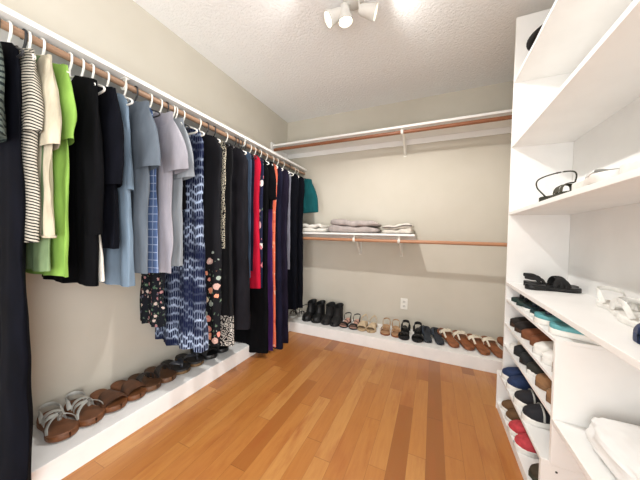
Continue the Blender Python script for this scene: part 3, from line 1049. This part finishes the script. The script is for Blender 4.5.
back_shoe(-0.905, 'ankle_boot', 'plain black ankle boot, rightmost of the four boots', 'boot', f, 1)
def f(t, m):
    strappy(t, .24, .10, m, PINK, BLK, .018, .022, ((.60, .60),), .008, .045, outs=BLKM, alift=.05)
    bm = bmesh.new()
    sweep(bm, over(.24, .10, m, .83, .034, .83, 11, .012, 1.06), .028, .0025, ups(.23))
    obj('toe_band', bm, BLKM, t)
back_shoe(-0.805, 'black_sandal', 'black toe band sandal with blush insole, next to the boots', 'sandal', f, -1)
back_shoe(-0.705, 'black_sandal', 'black toe band sandal with blush insole, next to the cream slingbacks', 'sandal', f, 1)
def f(t, m):
    mule(t, .24, .10, m, BEIGE, plain('cream sole', (190, 164, 130), .5), .02, .055)
    bm = bmesh.new()
    sweep(bm, curve_pts([(.11, -.034, .03), (.06, -.034, .075), (.0, 0, .105), (.06, .034, .075), (.11, .034, .03)], 6), .007, .002, lambda i, p: Vector((p.x - .08, p.y, 0)))
    obj('sling_strap', bm, BEIGE, t)
back_shoe(-0.625, 'slingback_shoe', 'cream peep toe slingback, left one of the pair', 'shoe', f, -1, yaw=.05)
back_shoe(-0.530, 'slingback_shoe', 'cream peep toe slingback, right one of the pair', 'shoe', f, 1)
f = lambda t, m: strappy(t, .24, .10, m, plain('tan insole', (186, 144, 108), .6), GOLD, .02, .016, ((.55, .85), (.85, .55), (.42, .62), (.7, .7)), .008, .05, outs=TAN, alift=.055)
back_shoe(-0.405, 'tan_sandal', 'nude tan strappy sandal, left one beside cream slingbacks', 'sandal', f, -1, yaw=.1)
back_shoe(-0.315, 'tan_sandal', 'nude tan strappy sandal, right one left of black slingbacks', 'sandal', f, 1, yaw=.12)
def f(t, m):
    strappy(t, .24, .102, m, BLKM, BLK, .026, .02, ((.50, .50), (.42, .42)), .018, .06, outs=BLK, alift=.055)
    bm = bmesh.new()
    sweep(bm, over(.24, .102, m, .78, .042, .78, 11, .016, 1.05), .024, .003, ups(.23))
    obj('toe_band', bm, BLKM, t)
back_shoe(-0.215, 'black_platform', 'chunky black slingback sandal below the outlet, left one', 'sandal', f, -1, y=YP + .30)
back_shoe(-0.105, 'black_platform', 'chunky black slingback sandal below the outlet, right one', 'sandal', f, 1, y=YP + .30)
f = lambda t, m: flip_flop(t, .255, .108, m, SLATE, plain('dark slate strap', (54, 60, 70), .5), th=.022)
back_shoe(-0.010, 'slate_flip_flop', 'dark slate flip flop leaning on wall, left of its pair', 'flip flop', f, -1, .24, .22, None, True)
back_shoe(0.088, 'slate_flip_flop', 'dark slate flip flop leaning on wall, right of its pair', 'flip flop', f, 1, .24, .22, None, True)
f = lambda t, m: flip_flop(t, .265, .125, m, TAN, IVORY, th=.026, deco=IVORY, sw=.009, band=IVORY)
back_shoe(0.205, 'flower_flip_flop', 'brown flip flop with ivory flowers, right after the slate pair', 'flip flop', f, -1, .24, .50, None, True)
back_shoe(0.315, 'flower_flip_flop', 'brown flip flop with ivory flowers, left of ivory strapped pair', 'flip flop', f, 1, .24, .42, None, True)
f = lambda t, m: flip_flop(t, .265, .125, m, TAN, IVORY, th=.026, sw=.009, band=IVORY)
back_shoe(0.420, 'ivory_flip_flop', 'brown flip flop with ivory strap, left one near shelving unit', 'flip flop', f, -1, .24, .45, YP + .06, True)
back_shoe(0.525, 'ivory_flip_flop', 'brown flip flop with ivory strap, right one near shelving unit', 'flip flop', f, 1, .24, .40, YP + .06, True)
f = lambda t, m: flip_flop(t, .265, .108, m, TAN, DBROWN, th=.026)
back_shoe(0.63, 'brown_flip_flop', 'brown flip flop with dark strap, rightmost on back ledge behind shelving', 'flip flop', f, -1, .24, .30, None, True)

# shoes in the shelving unit: heel_out -> heel at the shelf front
UF = 'shoes in the right shelving unit'
def unit_shoe(y, z, name, lab, cat, fn, m, front, heel_out=False, L=.24, yaw=0.0):
    if heel_out:
        t = place(name, lab, cat, front, y, z + .001, yaw, 0, UF)
    else:
        t = place(name, lab, cat, front + L, y, z + .001, PI + yaw, 0, UF)
    fn(t, m)
xs = X1 + .012
# slot just under the waist-high shelf
f = lambda t, m: flip_flop(t, .24, .095, m, DGREEN, BLK, th=.02)
unit_shoe(1.850, ZBb, 'green_flip_flop', 'dark green flip flop, farthest in the slot below waist shelf', 'flip flop', f, 1, xs)
unit_shoe(1.750, ZBb, 'green_flip_flop', 'dark green flip flop beside slate ones below waist shelf', 'flip flop', f, -1, xs)
f = lambda t, m: flip_flop(t, .24, .095, m, DTEAL, SLATE, outs=SWHITE, th=.024)
unit_shoe(1.645, ZBb, 'dark_teal_flip_flop', 'dark teal flip flop on white sole, farther of its pair', 'flip flop', f, 1, xs)
unit_shoe(1.540, ZBb, 'dark_teal_flip_flop', 'dark teal flip flop on white sole, beside light teal pair', 'flip flop', f, -1, xs)
f = lambda t, m: flip_flop(t, .245, .105, m, TEALS, plain('navy strap', (30, 36, 58), .5), outs=SWHITE, th=.040)
unit_shoe(1.43, ZBb, 'teal_flip_flop', 'light teal flip flop on thick white sole, farther of its pair', 'flip flop', f, 1, xs - .01)
unit_shoe(1.300, ZBb, 'teal_flip_flop', 'light teal flip flop on thick white sole, nearest in its slot', 'flip flop', f, -1, xs - .005, True, yaw=-.30)
# second shelf
f = lambda t, m: mule(t, .24, .095, m, plain('black brown suede', (34, 28, 26), .8), DBROWN, .022, .055, False)
unit_shoe(1.860, ZCc, 'dark_clog', 'black brown closed clog, farthest on the second shoe shelf', 'clog', f, 1, xs)
unit_shoe(1.765, ZCc, 'dark_clog', 'black brown closed clog beside rust brown loafers', 'clog', f, -1, xs)
f = lambda t, m: mule(t, .235, .092, m, plain('rust suede', (122, 72, 44), .8), BROWN, .02, .052, False)
unit_shoe(1.665, ZCc, 'rust_loafer', 'rust brown mule, farther one, between dark clogs and white shoes', 'loafer', f, 1, xs)
unit_shoe(1.570, ZCc, 'rust_loafer', 'rust brown mule beside the white slip on shoes', 'loafer', f, -1, xs + .01)
f = lambda t, m: slip_on(t, .24, .095, m, SWHITE, SWHITE, plain('pale lining', (206, 202, 194), .7), .022, .05)
unit_shoe(1.470, ZCc, 'white_shoe', 'white slip on shoe, farther one on second shoe shelf', 'shoe', f, 1, xs)
unit_shoe(1.370, ZCc, 'white_shoe', 'white slip on shoe beside the tan suede shoe', 'shoe', f, -1, xs)
f = lambda t, m: mule(t, .235, .09, m, SUEDE, plain('tan sole', (150, 118, 84), .6), .022, .055, False)
unit_shoe(1.282, ZCc, 'tan_mule', 'tan suede mule next to partition on second shoe shelf', 'mule', f, 1, xs)
# third shelf
f = lambda t, m: flip_flop(t, .235, .09, m, SWHITE, IVORY, th=.022)
unit_shoe(1.865, ZD2, 'white_flip_flop', 'white flip flop, farthest on third shoe shelf', 'flip flop', f, 1, xs)
f = lambda t, m: mule(t, .24, .095, m, plain('charcoal felt', (34, 36, 38), .8), BLK, .022, .06, False)
unit_shoe(1.765, ZD2, 'black_mule', 'black closed mule, farther one on third shoe shelf', 'mule', f, 1, xs)
unit_shoe(1.660, ZD2, 'black_mule', 'black closed mule beside dark grey one', 'mule', f, -1, xs)
f = lambda t, m: mule(t, .24, .095, m, plain('dark moss felt', (44, 44, 38), .8), SWHITE, .022, .058, False)
unit_shoe(1.550, ZD2, 'grey_mule', 'dark moss grey mule on white sole, third shoe shelf', 'mule', f, 1, xs)
f = lambda t, m: mule(t, .24, .098, m, plain('tan felt', (146, 108, 74), .85), plain('tan felt sole', (128, 94, 64), .8), .022, .06, False)
unit_shoe(1.430, ZD2, 'felt_mule', 'tan felt mule, farther one on third shoe shelf', 'mule', f, 1, xs)
unit_shoe(1.310, ZD2, 'felt_mule', 'tan felt mule next to partition on third shoe shelf', 'mule', f, -1, xs)
# on the low box
xs0 = X0 + .012
LIN = plain('dark lining', (30, 32, 40), .8)
f = lambda t, m: slip_on(t, .25, .098, m, BLUEC, SWHITE, LIN, .028, .058)
unit_shoe(1.850, ZD, 'blue_sneaker', 'blue canvas sneaker on white sole, farther of its pair', 'sneaker', f, 1, xs0)
unit_shoe(1.735, ZD, 'blue_sneaker', 'blue canvas sneaker on white sole, beside black sneakers', 'sneaker', f, -1, xs0)
f = lambda t, m: slip_on(t, .25, .098, m, plain('black canvas', (30, 30, 36), .8), SWHITE, LIN, .028, .058, stripe=SILVER)
unit_shoe(1.595, ZD, 'black_sneaker', 'black canvas sneaker with grey stripe, farther of its pair', 'sneaker', f, 1, xs0)
unit_shoe(1.465, ZD, 'black_sneaker', 'black canvas sneaker with grey stripe, nearest on low box', 'sneaker', f, -1, xs0)
# inside the low box
f = lambda t, m: slip_on(t, .24, .092, m, plain('brown suede', (104, 76, 48), .8), SWHITE, LIN, .02, .055)
unit_shoe(1.860, ZE, 'brown_shoe', 'brown suede slip on, farther of pair inside low box', 'shoe', f, 1, xs0 - .004)
unit_shoe(1.760, ZE, 'brown_shoe', 'brown suede slip on beside red sneakers near floor', 'shoe', f, -1, xs0 - .004)
f = lambda t, m: slip_on(t, .25, .096, m, REDC, SWHITE, LIN, .028, .058)
unit_shoe(1.650, ZE, 'red_sneaker', 'red canvas sneaker on white sole, farther of its pair', 'sneaker', f, 1, xs0 - .006)
unit_shoe(1.540, ZE, 'red_sneaker', 'red canvas sneaker on white sole, nearer of its pair', 'sneaker', f, -1, xs0 - .006)
f = lambda t, m: slip_on(t, .24, .092, m, plain('dark olive suede', (66, 56, 42), .8), OLIVE, LIN, .02, .055)
unit_shoe(1.380, ZE, 'olive_shoe', 'dark olive slip on shoe alone near front of low box', 'shoe', f, 1, xs0)

# waist-high shelf
f = lambda t, m: strappy(t, .24, .092, m, BLK, BLKM, .022, .006, ((.5, .72), (.72, .5), (.62, .62)), .011, .045, alift=.03)
for (x, y, rz, m, lab) in ((.465, 1.705, .12, 1, 'black strappy sandal lying on waist high shelf, left one'), (.49, 1.83, -.05, -1, 'black strappy sandal lying on waist high shelf, right one')):
    t = place('black_flat_sandal', lab, 'sandal', x, y, ZA + .001, rz, 0, UF)
    f(t, m)
f = lambda t, m: strappy(t, .235, .088, m, SWHITE, plain('clear white strap', (226, 224, 218), .3), .018, .008, ((.5, .72), (.72, .5), (.62, .62)), .010, .042, alift=.04)
for (x, y, rz, m, lab) in ((.675, 1.44, -1.66, 1, 'white strappy sandal on waist high shelf, the one farther from camera'), (.620, 1.20, -1.50, -1, 'white strappy sandal on waist high shelf, beside navy clogs')):
    t = place('white_flat_sandal', lab, 'sandal', x - .02, y, ZA + .001, rz, 0, UF)
    f(t, m)
f = lambda t, m: mule(t, .235, .092, m, NAVYR, NAVYR, .024, .055, False)
for (x, y, rz, m, lab) in ((.500, .885, .30, 1, 'navy rubber clog near the front edge of waist high shelf'), (.520, .995, .24, -1, 'navy rubber clog behind its mate on waist high shelf')):
    t = place('navy_clog', lab, 'clog', x + .205, y, ZA + .001, PI + rz, 0, UF)
    f(t, m)
# eye-level shelf
t = place('strap_sandal', 'olive black sandal with raised ankle loop on eye level shelf', 'sandal',   .474, 1.53, ZF + .001, -1.45, 0, UF)
strappy(t, .235, .085, 1, OLIVE, plain('olive strap', (62, 60, 46), .6), .024, .006, ((.55, .75), (.75, .55), (.85, .85)), .012, .036, ankle=False)
bm = bmesh.new()
sweep(bm, curve_pts([(.09, -.036, .022), (.05, -.050, .07), (.055, -.046, .105), (.10, 0, .122), (.14, .040, .115), (.135, .044, .07), (.10, .036, .022)], 6), .004, .003, lambda i, p: Vector((p.x - .1, p.y, 0)))
obj('ankle_loop', bm, OLIVE, t)
for y, m, lab in ((1.21, -1, 'white flat sandal on eye level shelf, right of the ankle loop sandal'), (.955, 1, 'white flat sandal on eye level shelf, farther right of its mate')):
    t = place('white_sandal', lab, 'sandal', .474, y, ZF + .001, -1.57, 0, UF)
    strappy(t, .24, .088, m, SWHITE, plain('pale grey strap', (206, 204, 200), .4), .028, .004, ((.55, .75), (.75, .55)), .012, .014, ankle=False)

# black hat on the highest shelf
t = thing('sun_hat', 'black brimmed hat poking over the edge of highest shelf', 'hat', (.548, 1.575, ZH + .002))
bm = bmesh.new()
lathe(bm, [(.001, .095), (.05, .093), (.078, .08), (.086, .05), (.09, .012)], Matrix.Identity(4), 32)
obj('crown', bm, BLKM, t)
bm = bmesh.new()
lathe(bm, [(.088, .014), (.12, .008), (.145, .0), (.150, .003), (.146, .006), (.12, .014), (.088, .02)], Matrix.Identity(4), 40)
obj('brim', bm, BLKM, t)

# crumpled white bag on the near low shelf
bm = bmesh.new()
bmesh.ops.create_icosphere(bm, subdivisions=5, radius=1.0)
for v in bm.verts:
    p = v.co.copy()
    q = Vector((math.copysign(abs(p.x) ** .65, p.x), math.copysign(abs(p.y) ** .65, p.y), math.copysign(abs(p.z) ** .8, p.z)))
    d = 1 + .10 * mnoise.noise(p * 2.3) + .06 * abs(mnoise.noise(p * 5.5 + Vector((3, 1, 2)))) - .03 * abs(mnoise.noise(p * 11))
    q = Vector((q.x * .112, q.y * .19, q.z * .052)) * d
    q.z = max(q.z, -.046)
    v.co = q
BAG = plain('thin white plastic film', (236, 236, 234), .35, .02, 10, spec=.5)
tag(obj('plastic_bag', bm, BAG), 'crumpled white plastic bag on the low near shelf', 'bag').location = (.588, .985, .412 + .0465)

# folded linens on the low back shelf
def folded(name, label, x0, x1, y0, y1, z, layers, h, mat, seed, edge=None, slope=0.0):
    rnd = random.Random(seed)
    t = thing(name, label, 'linen', ((x0 + x1) / 2, (y0 + y1) / 2, z), (0, 0, 0), 'folded linens on the low back shelf')
    W, D = (x1 - x0) / 2, (y1 - y0) / 2
    zz = 0
    for k in range(layers):
        bm = bmesh.new()
        rings = []
        w = W * (1 - .06 * k - rnd.uniform(0, .05))
        ox = rnd.uniform(-.02, .02)
        hk = h * rnd.uniform(.85, 1.15)
        ph = [rnd.uniform(0, 6) for _ in range(4)]
        for i in range(33):
            u = -1 + i / 16
            e = math.sqrt(max(0, 1 - abs(u) ** 8))
            r = []
            for j in range(28):
                a = 2 * PI * j / 28
                cy = math.copysign(abs(math.cos(a)) ** .45, math.cos(a))
                cz = math.copysign(abs(math.sin(a)) ** .6, math.sin(a))
                wob = .006 * math.sin(5 * u + ph[0] + cy) + .004 * math.sin(11 * u + ph[1] + 2 * cy)
                if cz < 0 and k == 0:
                    wob = 0
                sag = slope * u * (1 if cz > 0 else .3)
                r.append((ox + u * w, cy * D * (.97 - .02 * k) * (.6 + .4 * e) + .004 * math.sin(7 * u + ph[2]), zz + hk / 2 + cz * hk / 2 * max(e, .15) + wob + (sag * hk if k else sag * hk * (cz > 0))))
            rings.append(r)
        loft(bm, rings, True, True)
        obj('fold', bm, mat, t)
        if edge and k:
            bm = bmesh.new()
            pts = [(ox + (-1 + i / 12) * w * .98, -D * .975, zz + hk * .5 + .006 * math.sin(5 * (-1 + i / 12) + ph[0] - 1) + slope * (-1 + i / 12) * hk) for i in range(25)]
            sweep(bm, pts, .005, .004, (0, 1, 0), 6)
            obj('dark_edging', bm, edge, t)
        zz += hk * .95
    return t
folded('folded_sheet', 'white folded sheet at left of the low linen shelf', -1.42, -1.09, 2.53, 2.79, 1.111, 2, .050, cloth('white linen', (222, 218, 210), .05), 3)
folded('folded_blanket', 'mauve grey folded blanket in the middle of linen shelf', -1.085, -.50, 2.53, 2.80, 1.111, 2, .066, cloth('mauve grey linen', (176, 166, 162), .08), 5, slope=-.2)
folded('folded_towel', 'white folded towel with dark piping at right of linen shelf', -.48, -.175, 2.53, 2.80, 1.111, 2, .050, cloth('off white linen', (214, 208, 198), .06), 9, edge=plain('dark piping', (92, 82, 78), .7), slope=.3)

# ------------------------------------------------------------------ lights
def lamp(name, typ, loc, power, color, **kw):
    d = bpy.data.lights.new(name, typ)
    d.energy = power
    d.color = color
    for k, v in kw.items():
        setattr(d, k, v)
    o = bpy.data.objects.new(name, d)
    o.location = loc
    COL.objects.link(o)
    return o
WARM = (1.0, 0.98, 0.95)
for nm, i, pw in (('spot_bulb_left', 0, 4.0), ('spot_bulb_down', 1, 72.0), ('spot_bulb_right', 2, 4.5)):
    o = lamp(nm, 'SPOT', HEADPOS[i], pw, WARM, shadow_soft_size=.022, spot_size=math.radians(160 if i == 1 else 150), spot_blend=.5)
    o.rotation_euler = HEADDIR[i].to_track_quat('-Z', 'Y').to_euler()
o = lamp('fill_light_right', 'AREA', (XR + .06, (DY0 + DY1) / 2, 1.02), 64.0, (0.98, 0.99, 1.0), shape='RECTANGLE', size=2.0, size_y=.9)  # added fill lamp, out of view, brightens the left wall and ledge
o.rotation_euler = (0, math.radians(106), 0)
o = lamp('fill_light_front', 'AREA', ((FX0 + FX1) / 2, YN - .05, 1.0), 34.0, (0.97, 0.985, 1.0), shape='RECTANGLE', size=.86, size_y=1.9)  # second added fill lamp, for the lower back wall and shelving
o.rotation_euler = (math.radians(94), 0, 0)

w = bpy.data.worlds.new('fill_world')  # even background fill coming in through the added openings
w.use_nodes = True
w.node_tree.nodes['Background'].inputs[0].default_value = (.97, .985, 1.0, 1)
w.node_tree.nodes['Background'].inputs[1].default_value = 0.8
SC.world = w

# ------------------------------------------------------------------ camera
yaw, pitch, roll = 0.4223, -0.0197, 0.0248
F = Vector((-math.sin(yaw) * math.cos(pitch), math.cos(yaw) * math.cos(pitch), math.sin(pitch)))
r = Vector((math.cos(yaw), math.sin(yaw), 0))
u = r.cross(F)
c_, s_ = math.cos(roll), math.sin(roll)
r, u = c_ * r + s_ * u, -s_ * r + c_ * u
cd = bpy.data.cameras.new('camera')
cd.sensor_fit = 'HORIZONTAL'
cd.sensor_width = 36
cd.lens = 36 * 251.63 / 640
cd.clip_start = 0.02
cam = bpy.data.objects.new('camera', cd)
M = Matrix((r, u, -F)).transposed().to_4x4()
M.translation = Vector((0, 0, 1.08))
cam.matrix_world = M
COL.objects.link(cam)
SC.camera = cam

SC.view_settings.view_transform = 'Standard'
SC.view_settings.look = 'None'
SC.view_settings.exposure = 0.17
SC.view_settings.gamma = 1
SC.view_settings.use_curve_mapping = False
